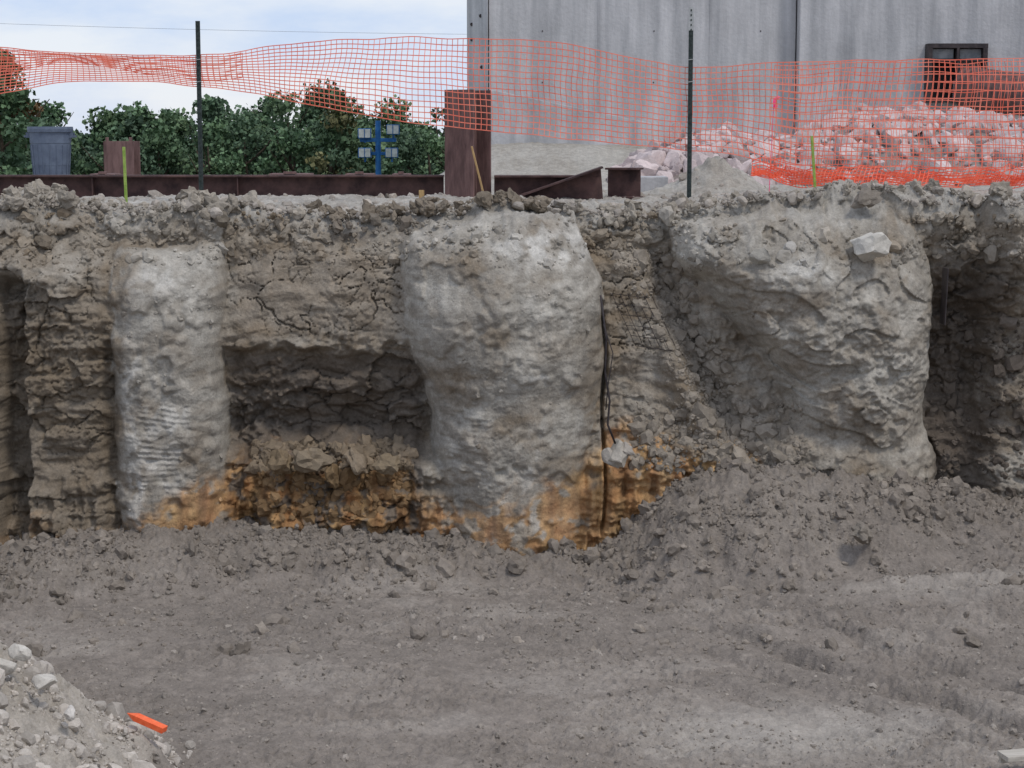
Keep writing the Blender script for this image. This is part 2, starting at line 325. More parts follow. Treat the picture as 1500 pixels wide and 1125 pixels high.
def floor_z(x,y):
    hb=I(x,[-9,-5.4,-4.5,-3,-1,0,.8,1.05,1.35,1.7,2.2,2.7,4,4.7,5.4,9],[.22,.26,.38,.38,.26,.20,.12,.20,.48,.76,.92,.90,.72,.50,.24,.1])
    wb=I(x,[-9,-4,-2,.5,1.5,3,5.4],[1.5,1.2,.9,.7,1.6,1.6,1.0])
    yc=I(x,[-9,-5.4,-4.2,-3,0,1,3,5],[-1.9,-1.75,-1.45,-.95,-.95,-.8,-.95,-.7])
    wv=.30*perlin(x*1.1,y*1.1,71)+.14*perlin(x*3,y*3,72)
    t=(yc-y+wv)/wb
    p=1-S(-.05,1,t)
    z=hb*p
    z=z+.085*np.clip(x-1.2,0,7)*S(-5.5,-1.2,y)
    rough=S(.02,.40,p)
    z=z+rough*(.08*perlin(x*2.6,y*2.6,73)+.10*(.35-np.abs(perlin(x*5,y*5,74)))+.065*(.35-np.abs(perlin(x*11,y*11,75)))+.03*perlin(x*26,y*26,76))
    z=z+.04*perlin(x*.5,y*.8,77)+.035*perlin(x*1.8,y*2.4,78)
    pt=.65+1.05*S(-.3,.35,perlin(x*.7,y*1.1,178))
    z=z+pt*(.028*perlin(x*5,y*6,79)+.030*(.3-np.abs(perlin(x*9,y*10,80)))+.018*perlin(x*19,y*20,180)+.011*perlin(x*40,y*40,81))
    dx,dy=.592,-.806
    s=(x-2.35)*dx+(y+4.15)*dy;q=-(x-2.35)*dy+(y+4.15)*dx+.10*perlin(s*.9,3.3,1)
    along=S(-1.6,0,s)*(.6+.6*S(-.3,.3,perlin(s*1.4,q*2,205)))
    for off,dep in((0,.11),(-.55,.06),(.8,.07),(-1.2,.045)):
        z=z-along*dep*np.exp(-((q-off)/.09)**2)*(1+.15*np.sin(s*2*math.pi/.16))+along*dep*.6*np.exp(-((q-off-.18)/.10)**2)
    q2=y+1.9+.12*(x-3.5)+.1*perlin(x*.8,1,1)
    for o_ in(.5,1.0,1.5,2.1): z=z+S(.8,2.6,x)*(-.04*np.exp(-((q2+o_)/.09)**2)+.04*np.exp(-((q2+o_-.18)/.09)**2))
    e=-2.42-x+.09*perlin(x*4,y*4,84)+.08*(y+7.5)
    m=np.clip(e,0,3)*.76*S(-6.3,-7.4,y+.1*perlin(x*2,y*2,85))
    z=z+m+S(0,.2,m)*(.07*perlin(x*3.5,y*3.5,86)+.06*np.abs(perlin(x*9,y*9,87))+.02*perlin(x*30,y*30,88))
    return z,p,m

# ------------------------------------------------------------------ wall + upper ground sheet
def growx(lo,hi,step,g,far):
    a=list(np.arange(lo,hi,step));s=step;x=a[-1]
    r=[]
    while x<far: s*=g;x+=s;r.append(x)
    s=step;x=lo;l=[]
    while x>-far: s*=g;x-=s;l.append(x)
    return np.array(l[::-1]+a+r)
XS=growx(-6.6,6.6,.0125,1.07,3000)
zr=np.arange(-.4,3.52,.0125);na=22
ang=np.linspace(0,math.pi/2,na)
ys=[];s=.0125;y=.26
while y<45: s*=1.02;y+=s;ys.append(y)
while y<3500: s*=1.25;y+=s;ys.append(y)
ys=np.array(ys)
y0=np.concatenate([np.zeros(len(zr)),.26-.26*np.cos(ang),ys])
z0=np.concatenate([zr,3.52+.26*np.sin(ang),np.full(len(ys),3.78)])
nw=len(zr)+na
X,Y0=np.meshgrid(XS,y0);_,Z0=np.meshgrid(XS,z0)
fade=1-S(.25,2.6,Y0)
k=nw+110
Xw=X[:k];Zw=Z0[:k]
D,pm,us,edge,fl,sc=wallD(Xw,Zw)
Dfull=np.zeros_like(X);Dfull[:k]=D
Dfull*=np.where(np.abs(X)>40,0,1)
Y=Y0-Dfull*fade
tz=upper_z(X,Y)-3.78
wt=S(3.15,3.78,Z0)
Z=Z0+tz*wt
col=np.zeros(X.shape+(3,))
n=fbm(X*.9,Y*.9,5.);n5=perlin(X*4,Y*4,9)
t=np.clip(.6+.5*n+.3*n5,0,1)[...,None]
col[:]=TOPC*t+GREY*.85*(1-t)
grass=(S(13.5,17,Y)*S(-1.2,-2.6,X)+S(45,60,Y))[...,None].clip(0,1)
col=col*(1-grass)+lin(88,100,62)*grass
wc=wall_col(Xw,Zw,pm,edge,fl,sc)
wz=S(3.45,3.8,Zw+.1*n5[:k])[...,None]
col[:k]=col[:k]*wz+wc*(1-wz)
V=np.stack([X,Y,Z],-1).reshape(-1,3);Fc=grid_faces(len(y0),len(XS));colf=col.reshape(-1,3)
lab=np.zeros(X.shape,int)
for i_ in range(3): lab[:k][(np.abs(us[i_])<1)&(pm>.5)]=i_+1
lab[nw:]=9
fl_=lab.reshape(-1)[Fc[:,0]]
def sub(name,mask,mat):
    F=Fc[mask];u,inv=np.unique(F,return_inverse=True)
    return np_mesh(name,V[u],inv.reshape(-1,4),mat,colf[u])
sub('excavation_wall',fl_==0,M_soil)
sub('concrete_pier',fl_==1,M_soil);sub('concrete_pier.001',fl_==2,M_soil);sub('concrete_pier.002',fl_==3,M_soil)
sub('ground',fl_==9,M_soil)

# ------------------------------------------------------------------ pit floor
XF=growx(-6.4,6.4,.0145,1.08,3000)
yf=np.arange(-9,-.1,.0165);s=.0165;y=-9.;l=[]
while y>-3000: s*=1.12;y-=s;l.append(y)
yf=np.concatenate([l[::-1],yf])
XX,YY=np.meshgrid(XF,yf)
FZ,FP,FM=floor_z(XX,YY)
n1=fbm(XX*.55,YY*.9,91.);n2=fbm(XX*3,YY*4,92.)
t=np.clip(.5+.5*n1+.4*n2,0,1)[...,None]
fc=FLOORC*t+FLOORD*(1-t)
pl=np.clip(S(1.1,.2,np.hypot((XX-2.2-.5*n2)/1.6,(YY+6.5+.3*n1)/1.0))+.6*S(1.2,.3,np.hypot((XX-4.6)/1.8,(YY+2.5-.3*n2)/.45))+.3*S(.1,.5,n1),0,1)[...,None]
fc=fc*(1-pl*.7)+FLOORL*pl*.7
bm=(S(.1,.7,FP)*.6)[...,None];fc=fc*(1-bm)+lin(130,121,111)*bm
mm=S(0.02,.25,FM)[...,None];fc=fc*(1-mm)+lin(166,158,147)*mm
np_mesh('pit_floor',np.stack([XX,YY,FZ],-1).reshape(-1,3),grid_faces(len(yf),len(XF)),M_floor,fc.reshape(-1,3))

# ------------------------------------------------------------------ rocks
import bmesh
def templates(sub_,amp,nn,seed,ang=False,dl=.5,dh=.85,nc=9):
    out=[];r=np.random.default_rng(seed)
    bm=bmesh.new();bmesh.ops.create_icosphere(bm,subdivisions=sub_,radius=1)
    v=np.array([q.co[:] for q in bm.verts]);f=np.array([[q.index for q in p.verts] for p in bm.faces]);bm.free()
    for i in range(nn):
        w=v.copy()
        if ang:
            for _ in range(nc):
                nrm=r.normal(size=3);nrm/=np.linalg.norm(nrm);d=r.uniform(dl,dh)
                s_=w@nrm;w-=np.clip(s_-d,0,9)[:,None]*nrm
        w=w*(1+amp*perlin(w[:,0]*1.5+i*7,w[:,1]*1.5,w[:,2]*1.5)+amp*.5*perlin(w[:,0]*4+i*3,w[:,1]*4,w[:,2]*4))[:,None]
        out.append((w*np.array([1,r.uniform(.7,1),r.uniform(.5,.85)]),f))
    return out
T_s=templates(1,.5,10,4);T_c=templates(2,.5,10,1);T_a=templates(2,.15,10,2,True);T_big=templates(3,.16,10,3,True,.38,.75,13)
T_clod=templates(3,.55,10,7,True,.6,.9,6)
def rotm(n):
    q=rng.normal(size=(n,4));q/=np.linalg.norm(q,axis=1)[:,None];w,x,y,z=q.T
    return np.stack([np.stack([1-2*(y*y+z*z),2*(x*y-z*w),2*(x*z+y*w)],-1),np.stack([2*(x*y+z*w),1-2*(x*x+z*z),2*(y*z-x*w)],-1),np.stack([2*(x*z-y*w),2*(y*z+x*w),1-2*(x*x+y*y)],-1)],1)
def scatter(name,pos,size,cols,T,mat=M_rock,smooth=False):
    n=len(pos);R=rotm(n);ti=rng.integers(0,len(T),n);Vs=[];Fs=[];Cs=[];o=0
    small=size<.026
    TT=T+(T_s if T is not T_big else T)
    ti=ti+np.where(small,len(T),0)
    for k in range(len(TT)):
        m=np.where(ti==k)[0]
        if not len(m): continue
        v,f=TT[k];nv=len(v)
        w=np.einsum('nij,vj->nvi',R[m],v)*size[m][:,None,None]+pos[m][:,None]
        Vs.append(w.reshape(-1,3));Fs.append((f[None]+(np.arange(len(m))*nv)[:,None,None]).reshape(-1,3)+o)
        Cs.append(np.repeat(cols[m],nv,0));o+=len(m)*nv
    return np_mesh(name,np.concatenate(Vs),np.concatenate(Fs),mat,np.concatenate(Cs),smooth)
def psize(n,lo,hi,p=2.5):
    u=rng.random(n);return lo*(1-u*(1-(lo/hi)**p))**(-1/p)
def tint(n,base,v=.18): return np.clip(base*(1+rng.normal(size=(n,1))*v),.02,.8)
n=34000;x=rng.uniform(-6.3,6.3,n);y=rng.uniform(-4.2,-.55,n);z,p,m=floor_z(x,y)
keep=(rng.random(n)<(.05+1.2*p*(1-.3*p))*S(-.5,.1,perlin(x*1.5,y*1.5,201)));x,y,z,p=[q[keep] for q in(x,y,z,p)]
s=psize(len(x),.010,.12,1.8);scatter('dirt_clods',np.stack([x,y,z+s*.1],-1),s,tint(len(x),lin(133,124,114),.12),T_c)
n=14000;x=rng.uniform(-5,5,n);y=rng.uniform(-8,-1.5,n);z,p,m=floor_z(x,y);s=psize(n,.006,.045,2.2);k_=perlin(x*1.1,y*1.1,204)>-.3;x,y,z,s=x[k_],y[k_],z[k_],s[k_];n=len(x)
scatter('gravel',np.stack([x,y,z+s*.0],-1),s,tint(n,lin(142,134,125),.16),T_c)
n=5200;x=rng.uniform(-4.6,-2.2,n);y=rng.uniform(-9,-6.6,n);z,p,m=floor_z(x,y);k_=(m>.01)&(perlin(x*3,y*3,202)>-.2);x,y,z=x[k_],y[k_],z[k_];n=len(x);s=psize(n,.009,.13,1.7)
scatter('spoil_gravel',np.stack([x,y,z+s*.05],-1),s,tint(n,lin(178,170,160),.16),T_a)
def wpts(x,z): return wallD(x,z)[0]
def wcol(x,z,v=.1):
    r_=wallD(x,z);return wall_col(x,z,r_[1],r_[3],r_[4],np.zeros(len(x)))*(1+rng.normal(size=(len(x),1))*v).clip(.6,1.4)
a=[];sz=[];cc=[]
def addw(x,z,s,c,sink=.3):
    D_=wpts(x,z);a.append(np.stack([x,-D_+s*sink,z],-1));sz.append(s);cc.append(c)
n=420;x=rng.uniform(-2.8,-1.05,n);z=rng.uniform(1.0,1.24,n);s=psize(n,.02,.12,1.3);addw(x,z,s,tint(n,lin(130,116,98),.14))
n=160;x=rng.uniform(-2.8,-1.1,n);z=rng.uniform(.5,1.0,n);s=psize(n,.03,.11,1.3);addw(x,z,s,tint(n,lin(128,104,76),.16),.5)
n=1700;z=rng.uniform(1.1,3.3,n);x=1.55+(3.1-z)*.42+rng.normal(size=n)*.17;s=psize(n,.012,.12,1.7);k_=(x>1.0)&(x<2.75);addw(x[k_],z[k_],s[k_],tint(k_.sum(),lin(146,137,125),.12))
n=700;z=rng.uniform(1.0,1.7,n);x=rng.uniform(1.3,3.1,n);s=psize(n,.015,.15,1.6);addw(x,z,s,tint(n,lin(142,133,121),.12))
n=420;x=rng.uniform(4.65,6,n);z=rng.uniform(.6,2.6,n);s=psize(n,.02,.14,1.7);addw(x,z,s,tint(n,lin(104,95,86),.12))
n=3200;x=rng.uniform(-6,6,n);z=rng.uniform(.1,3.6,n);s=psize(n,.008,.05,2.4);k_=perlin(x*1.7,z*2,203)>.05;x,z,s=x[k_],z[k_],s[k_];addw(x,z,s,wcol(x,z))
n=1500;x=rng.uniform(-6,6,n);z=rng.uniform(3.2,3.72,n);s=psize(n,.015,.12,1.9);addw(x,z,s,wcol(x,z,.12))
scatter('wall_debris',np.concatenate(a),np.concatenate(sz),np.clip(np.concatenate(cc),.02,.8),T_c)
n=9000;x=rng.uniform(-7,7,n);y=rng.uniform(-.4,6,n);D_=wallD(x,np.full(n,3.76))[0]
y=np.where(rng.random(n)<.6,-D_+rng.random(n)*1.2,y);y=np.maximum(y,-D_+.02)
z=upper_z(x,y);s=psize(n,.010,.12,1.9)
scatter('surface_gravel',np.stack([x,y,z+s*.1-.01],-1),s,tint(n,lin(160,152,142),.14),T_a)
# larger loose lumps heaped along the rim
xc=np.concatenate([rng.normal(-5.1,.45,110),rng.normal(-3.5,.35,60),rng.uniform(-2.2,.4,150),rng.normal(.2,.3,50),rng.uniform(1,6,120)]);n=len(xc)
D_=wallD(xc,np.full(n,3.74))[0];y=-D_+rng.random(n)*.55;s=psize(n,.03,.13,1.6);z=upper_z(xc,y)
cbase=np.where(((xc>-2.2)&(xc<.5))[:,None],lin(122,112,99)[None],lin(150,142,130)[None])
scatter('rim_clods',np.stack([xc,y,z+s*.1],-1),s,np.clip(cbase*(1+rng.normal(size=(n,1))*.12),.02,.8),T_clod)
bp=[(-2.15,-.70,1.13,.20,lin(132,119,101)),(-2.45,-.68,1.10,.15,lin(128,112,90)),(-1.65,-.70,1.12,.18,lin(136,122,104)),(-1.3,-.68,1.08,.14,lin(130,116,96)),(-1.9,-.74,.98,.13,lin(124,104,78)),(-5.15,-.5,3.25,.17,lin(128,115,98)),(3.78,-.15,3.88,.15,lin(124,116,106)),(.5,.2,3.8,.1,lin(150,143,134)),(-5.0,-2.6,.06,.13,lin(112,104,96)),(-4.9,-2.35,.12,.09,lin(116,108,98)),(3.5,-1.9,.60,.11,lin(130,122,112))]
scatter('earth_clods',np.array([b[:3] for b in bp]),np.array([b[3] for b in bp]),np.array([b[4] for b in bp]),T_clod)
bp=[(3.72,-.76,3.40,.27,lin(192,187,177)),(2.6,-.72,3.3,.13,lin(170,165,155)),(2.9,-.6,3.36,.10,lin(170,165,157)),
    (-3.42,-7.75,1.0,.12,lin(196,190,180)),(-3.2,-7.85,.82,.10,lin(192,186,176)),(-3.25,-7.6,.78,.07,lin(200,194,185)),(-3.5,-7.9,.95,.11,lin(188,182,172)),(-3.0,-8.0,.66,.07,lin(196,190,182))]
scatter('limestone_boulders',np.array([b[:3] for b in bp]),np.array([b[3] for b in bp]),np.array([b[4] for b in bp]),T_big)

xr=[1.8,2.6,3.3,4.4,5.0,5.6,6.6,7.4,8.4,9.5,12];hr=[.1,.75,.85,.75,.9,1.15,1.3,1.2,1.05,.7,.2]
def heap_h(x,y): return I(x,xr,hr)*np.clip(1-((y-11.3)/2.1)**2,0,1)
gx,gy=np.meshgrid(np.linspace(1.6,12.2,120),np.linspace(9.2,13.4,60))
hz=3.74+heap_h(gx,gy)*.85+.08*perlin(gx*3,gy*3)
heapV=np.stack([gx,gy,hz],-1).reshape(-1,3)
n=1500;x=rng.uniform(1.8,12,n);y=rng.uniform(9.2,12.8,n);s=psize(n,.07,.42,1.1)
z=3.76+heap_h(x,y)*.86+s*.05
o=scatter('rubble_pile',np.stack([x,y,z],-1),s,tint(n,lin(188,174,171),.14),T_big)
oh=np_mesh('rubble_core',heapV,grid_faces(60,120),M_soil,np.tile(lin(140,130,125),(len(heapV),1)));oh.parent=o

# ------------------------------------------------------------------ concrete building
bld=bpy.data.objects.new('concrete_building',None);scene.collection.objects.link(bld)
def prism(pts,z0_,z1_):
    m=MB();n=len(pts);m.add([(a,b,z0_) for a,b in pts]+[(a,b,z1_) for a,b in pts],[(k,(k+1)%n,n+(k+1)%n,n+k) for k in range(n)]+[tuple(range(n))[::-1],tuple(range(n,2*n))]);return m
prism([(-.46,17.5),(5.6,17.5),(5.6,30),(-.46,30)],2.5,11).obj('main_wall',M_conc,.02,parent=bld)
prism([(-.90,17.95),(-.475,17.42),(-.475,30),(-.90,30)],2.5,11).obj('end_pier',M_conc,.015,parent=bld)
prism([(5.62,17.15),(16,16.7),(16,30),(5.62,30)],2.5,11).obj('wing_wall',M_conc,.02,parent=bld)
m=MB()
m.add([(-.44,17.40,3.5),(2.75,17.40,3.5),(2.75,17.40,4.8),(-.44,17.40,5.46),(-.44,17.497,3.5),(2.75,17.497,3.5),(2.75,17.497,4.8),(-.44,17.497,5.46)],[(0,1,2,3),(3,2,6,7),(0,3,7,4),(1,5,6,2),(4,7,6,5),(0,4,5,1)])
m.obj('footing_lift',M_conc,.01,parent=bld)
m=MB()
for a_,b_ in((-.8,6.75),(-.8,6.45),(-.62,6.9),(-.6,5.9),(-.78,5.4)):
    m.tube([(a_,17.95-(a_+.9)*1.247-.02,b_),(a_,17.95-(a_+.9)*1.247+.03,b_)],.035,10)
for xx in(.6,2.8,4.9):
    for zz in(5.6,6.6): m.tube([(xx,17.49,zz),(xx,17.52,zz)],.014,8)
m.obj('form_tie_holes',M_dark,parent=bld)
m=MB()
for xx in(1.7,3.9): m.box((xx,17.497,8),(.012,.01,6))
m.obj('form_joints',M_conc,parent=bld)
m=MB();wy=17.0
for (cx_,cz_,w_,h_) in((8.64,6.28,1.16,.09),(8.64,5.24,1.16,.09),(8.10,5.76,.09,.95),(9.17,5.76,.09,.95),(8.64,5.93,.05,.62),(8.64,6.0,.98,.045)):
    m.box((cx_,wy-.08,cz_),(w_,.34,h_))
m.box((8.64,wy+.03,5.76),(1.1,.02,1.0),1)
m.box((8.37,wy-.1,6.13),(.42,.03,.19),2);m.box((8.91,wy-.1,6.13),(.42,.03,.19),2)
m.obj('opening_frame',[M_dark,simple('void_black',(.012,.012,.014),(.02,.02,.022),5,.9),simple('dusty_glass',lin(110,114,118),lin(150,152,152),6,.4)],.006,parent=bld)
m=MB();pp=[(8.85,16.95,5.50),(9.5,16.2,5.36),(13.5,12.6,4.80)];m.tube(pp,.40,32)
for t_ in(.12,.5): 
    p=Vector(pp[1]).lerp(Vector(pp[2]),t_);dq=(Vector(pp[2])-Vector(pp[1])).normalized();m.tube([p,p+dq*.1],.45,32)
m.obj('steel_pipe',M_rust2,smooth=False)

# ------------------------------------------------------------------ fence
fx=[-9,-5.93,-4.98,-3.58,-2.61,-1.5,-.47,.4,1.19,1.98,2.77,3.96,5.93,9]
ft=[5.5,5.56,5.47,5.44,5.58,5.66,5.65,5.62,5.46,5.30,5.36,5.40,5.42,5.45]
bx=[-9,-5.93,-5.14,-4.35,-3.58,-2.77,-1.98,-1.19,-.24,.79,1.58,2.69,3.16,5.93,9]
bt=[4.7,5.0,5.17,5.18,5.10,4.99,4.85,4.70,4.59,4.49,4.41,4.33,4.12,4.07,4.1]
def smooth_i(x,xs,ys_):
    return sum(np.interp(x+d,xs,ys_) for d in np.linspace(-.28,.28,9))/9
ypl=1.5
def net(name,x0,x1,rows,dx,topf,botf,wob,mat,w=.006,seed=0,yo=0):
    xs=np.arange(x0,x1,dx);nx=len(xs);t=np.linspace(0,1,rows)
    Xg=np.repeat(xs[:,None],rows,1);top=topf(xs);bot=botf(xs)
    Zg=bot[:,None]+(top-bot)[:,None]*t[None]
    Zg=Zg+.022*perlin(Xg*2.2,Zg*3,seed+1)*wob
    Xg=Xg+.07*perlin(Xg*.8,Zg*1.6,seed+2)*wob+(1-t)[None]*.05*np.sin(xs*1.1)[:,None]
    Yg=ypl+yo+wob*(.10*perlin(Xg*.9,Zg*1.5,seed+3)+.03*perlin(Xg*4,Zg*4,seed+4))
    Vs=[];Fs=[];o=0
    P=np.stack([Xg,Yg,Zg],-1)
    a=P[:-1];b=P[1:];off=np.array([0,0,w*1.1])
    q=np.stack([a-off,b-off,b+off,a+off],2).reshape(-1,3);Vs.append(q);Fs.append(np.arange(len(q)).reshape(-1,4)+o);o+=len(q)
    a=P[:,:-1]+np.array([0,-.0015,0]);b=P[:,1:]+np.array([0,-.0015,0]);off=np.array([w*.8,0,0])
    q=np.stack([a-off,a+off,b+off,b-off],2).reshape(-1,3);Vs.append(q);Fs.append(np.arange(len(q)).reshape(-1,4)+o)
    return np_mesh(name,np.concatenate(Vs),np.concatenate(Fs),mat,smooth=False)
fence=bpy.data.objects.new('safety_fence',None);scene.collection.objects.link(fence)
top=lambda x:smooth_i(x,fx,ft);bot=lambda x:smooth_i(x,bx,bt)
net('net',-8.8,8.8,16,.064,top,bot,1,M_net,.0048).parent=fence
net('net_fold_1',-8.8,-3.1,7,.066,lambda x:top(x)-.02,lambda x:bot(x)+.16+.08*np.sin(x*2),1.3,M_net,.0042,20,.07).parent=fence
net('net_fold_2',3.0,8.8,12,.071,lambda x:top(x)-.03,lambda x:bot(x)+.1,1.4,M_net,.0042,30,.12).parent=fence
for q in range(3):
    net('net_bunch_%d'%(q+1),2.7,8.8,6,.045,lambda x,q=q:4.17-.04*q+.12*perlin(x*1.9,q*3.1+0*x,1)+.07*perlin(x*6,q*3.1+0*x,1)+.09*S(3.6,2.8,x),lambda x,q=q:3.97+.02*q+.08*perlin(x*2.6,q*5.1+0*x,2)+.12*S(3.4,2.7,x),2.8,M_netred,.0048,40+q*5,-.12+.08*q).parent=fence
for xp,zt_,tip in((-3.58,5.84,.0),(2.04,5.99,.26),(8.3,5.7,.1),(-8.4,5.8,.1)):
    m=MB();zb=3.4
    m.box((xp,1.46,(zb+zt_)/2),(.052,.009,zt_-zb));m.box((xp,1.482,(zb+zt_)/2),(.009,.034,zt_-zb))
    for k_ in range(int((zt_-zb)/.055)): m.box((xp,1.452,zb+.03+k_*.055),(.014,.009,.022))
    if tip: m.box((xp,1.46,zt_-tip/2+.003),(.055,.016,tip),1)
    for zz in(5.15,5.4):
        m.tube([(xp-.035,1.44,zz),(xp+.035,1.44,zz+.01)],.004,6,1)
    m.obj('fence_post',[M_post,M_white])

# ------------------------------------------------------------------ steel
def Mx(loc,rz=0,ry=0,rx=0): return Matrix.Translation(loc)@Matrix.Rotation(rz,4,'Z')@Matrix.Rotation(ry,4,'Y')@Matrix.Rotation(rx,4,'X')
m=MB();m.extr(iprof(.30,.38,.025,.016),8.6,Mx((-9.45,3.25,3.87)))
for xx in(-5.2,-3.4): m.box((xx,3.18,3.87),(.014,.13,.325))
m.obj('steel_beam',M_rust,.003)
m=MB();m.extr(iprof(.40,.46,.032,.022),1.78,Mx((-.54,3.0,3.32),ry=-math.pi/2)@Matrix.Rotation(math.radians(62),4,'X'))
m.obj('steel_soldier_pile',M_rust2,.003)
m=MB();m.extr(iprof(.34,.34,.024,.016),1.30,Mx((-.22,3.1,3.89)));m.extr([(-.17,-.012),(.17,-.012),(.17,.012),(-.17,.012)],1.15,Mx((.02,2.86,3.79),ry=math.radians(-19)))
m.add([(.12,2.93,3.79),(1.12,2.93,3.77),(1.09,2.93,4.15),(.12,2.945,3.79),(1.12,2.945,3.77),(1.09,2.945,4.15)],[(0,1,2),(3,5,4),(0,3,4,1),(1,4,5,2),(2,5,3,0)])
m.obj('steel_beam_offcut',M_rust,.003)
m=MB();m.extr(iprof(.30,.38,.024,.016),.42,Mx((1.20,3.35,3.96),rz=math.radians(-18)));m.obj('steel_beam_offcut.001',M_rust,.003)
m=MB();m.box((1.85,5.4,3.80),(.5,.5,.40));m.box((1.85,5.14,3.72),(.56,.03,.12));m.obj('concrete_block',M_conc,.03)
m=MB();m.extr(iprof(.50,.56,.03,.02),.66,Mx((-6.53,11.5,3.80),ry=-math.pi/2)@Matrix.Rotation(math.radians(90),4,'X'))
m.box((-6.72,11.25,4.49),(.05,.05,.07));m.box((-6.33,11.25,4.49),(.05,.05,.07));m.obj('rusty_pile_stub',M_rust2,.004)
m=MB()
for xx,w_ in((-8.6,.5),(-5.9,.35),(-3.2,.6),(-2.2,.4),(-1.6,.25)):
    m.box((xx,7.2,3.93+.01*w_),(w_,.5,.14));m.box((xx,7.0,4.01),(w_*.3,.1,.05))
m.obj('steel_plate_stack',M_rust2,.005)

# trash can
m=MB();cx_,cy_=-7.72,11.5;zb=3.80
prof=[(0,0),(.27,0),(.285,.02),(.30,.25),(.305,.26),(.33,.62),(.338,.63),(.345,.80),(.372,.81),(.378,.86),(.372,.90),(.352,.90),(.34,.82),(.28,.06),(0,.05)]
n=36;vs=[];fs=[]
for r,h in prof:
    for k_ in range(n):
        a_=2*math.pi*k_/n;vs.append((cx_+r*math.cos(a_),cy_+r*math.sin(a_),zb+h))
for i in range(len(prof)-1):
    for k_ in range(n): fs.append((i*n+k_,i*n+(k_+1)%n,(i+1)*n+(k_+1)%n,(i+1)*n+k_))
m.add(vs,fs)
for sg in(-1,1):
    m.box((cx_+sg*.40,cy_,zb+.74),(.05,.16,.035));m.box((cx_+sg*.36,cy_-.07,zb+.76),(.06,.03,.09));m.box((cx_+sg*.36,cy_+.07,zb+.76),(.06,.03,.09))
for k_ in range(18):
    a_=2*math.pi*k_/18;m.tube([(cx_+.292*math.cos(a_),cy_+.292*math.sin(a_),zb+.05),(cx_+.333*math.cos(a_),cy_+.333*math.sin(a_),zb+.6)],.008,6)
m.obj('trash_can',M_can,smooth=False)

def stake(name,p0,p1,w,mat,tipmat=None):
    m=MB();p0=Vector(p0);p1=Vector(p1);d=(p1-p0);L=d.length
    R=d.to_track_quat('Z','Y').to_matrix()
    m.box((p0+p1)/2,(w,w*.6,L),0,R)
    t=[R@Vector((a*w/2,b*w*.3,0)) for a in(-1,1) for b in(-1,1)]
    m.add([p0+q for q in t]+[p0-d.normalized()*.08],[(0,1,4),(1,3,4),(3,2,4),(2,0,4)])
    return m.obj(name,[mat],.002)
stake('survey_stake',(-4.33,.9,3.6),(-4.345,.9,4.42),.045,M_lime)
stake('survey_stake.001',(3.47,1.2,3.7),(3.40,1.2,4.54),.045,M_lime)
stake('survey_stake.002',(-.30,2.2,3.7),(-.48,2.25,4.42),.03,M_wood)
stake('survey_stake.003',(-1.03,1.2,3.6),(-1.03,1.2,3.93),.06,M_wood)
stake('survey_stake.004',(-2.70,-7.3,.40),(-2.48,-7.38,.33),.07,M_orange)
m=MB();m.box((-7.62,7.5,4.3),(.09,.09,1.15));m.box((-7.62,7.5,4.9),(.11,.11,.05));m.obj('wooden_post',M_wood,.004)
m=MB()
pts=[(0,0),(.05,.04),(.09,.02),(.03,-.02),(.06,-.09),(.02,-.13),(-.01,-.05)]
m.add([(3.12+a_,2.4+.02*math.sin(i*2),4.98+b_) for i,(a_,b_) in enumerate(pts)],[(0,1,2,3),(0,3,6),(3,4,5,6)])
m.tube([(3.09,2.42,3.8),(3.13,2.42,4.98)],.005,6);m.obj('marker_flag',M_pink)
m=MB();pts=[(.92,-.85,2.9),(.98,-.90,2.45),(.97,-.88,2.1),(1.02,-.88,1.8),(1.0,-.9,1.55),(1.08,-.9,1.35)];m.tube(pts,.011,8)
m.tube([(.95,-.9,2.6),(1.05,-.9,2.3),(1.0,-.88,1.95),(.98,-.88,1.7)],.006,6);m.obj('steel_cable',M_dark,smooth=True)
m=MB()
def onw(x,z): return (x,-float(wallD(np.array([x]),np.array([z]))[0][0])-.03,z)
for i in range(6):
    x_=1.10+i*.085;m.tube([onw(x_+.05*j-.02,2.85-.11*j) for j in range(6)],.0035,5)
for j in range(6):
    m.tube([onw(1.08+.05*j+i*.085,2.85-.11*j-.01*i) for i in range(6)],.0035,5)
m.obj('wire_mesh',M_dark,smooth=True)
scatter('concrete_chunk',np.array([[1.12,-.9,1.24],[1.04,-.95,1.20],[1.2,-.93,1.29]]),np.array([.20,.13,.11]),np.array([lin(172,165,154),lin(166,159,149),lin(164,156,146)]),T_big)
m=MB();m.box((4.60,-.35,2.85),(.012,.25,.6),0,Matrix.Rotation(.03,3,'Y'));m.obj('dark_upright_strip',M_dark,.003)  # thin dark upright strip at the right edge of the last pier
m=MB();R=Matrix.Rotation(math.radians(14),3,'Z');m.box((4.03,-7.3,.15),(1.1,.16,.04),0,R);m.box((4.03,-7.23,.11),(1.1,.03,.06),0,R);m.obj('wooden_board',M_plank,.004)

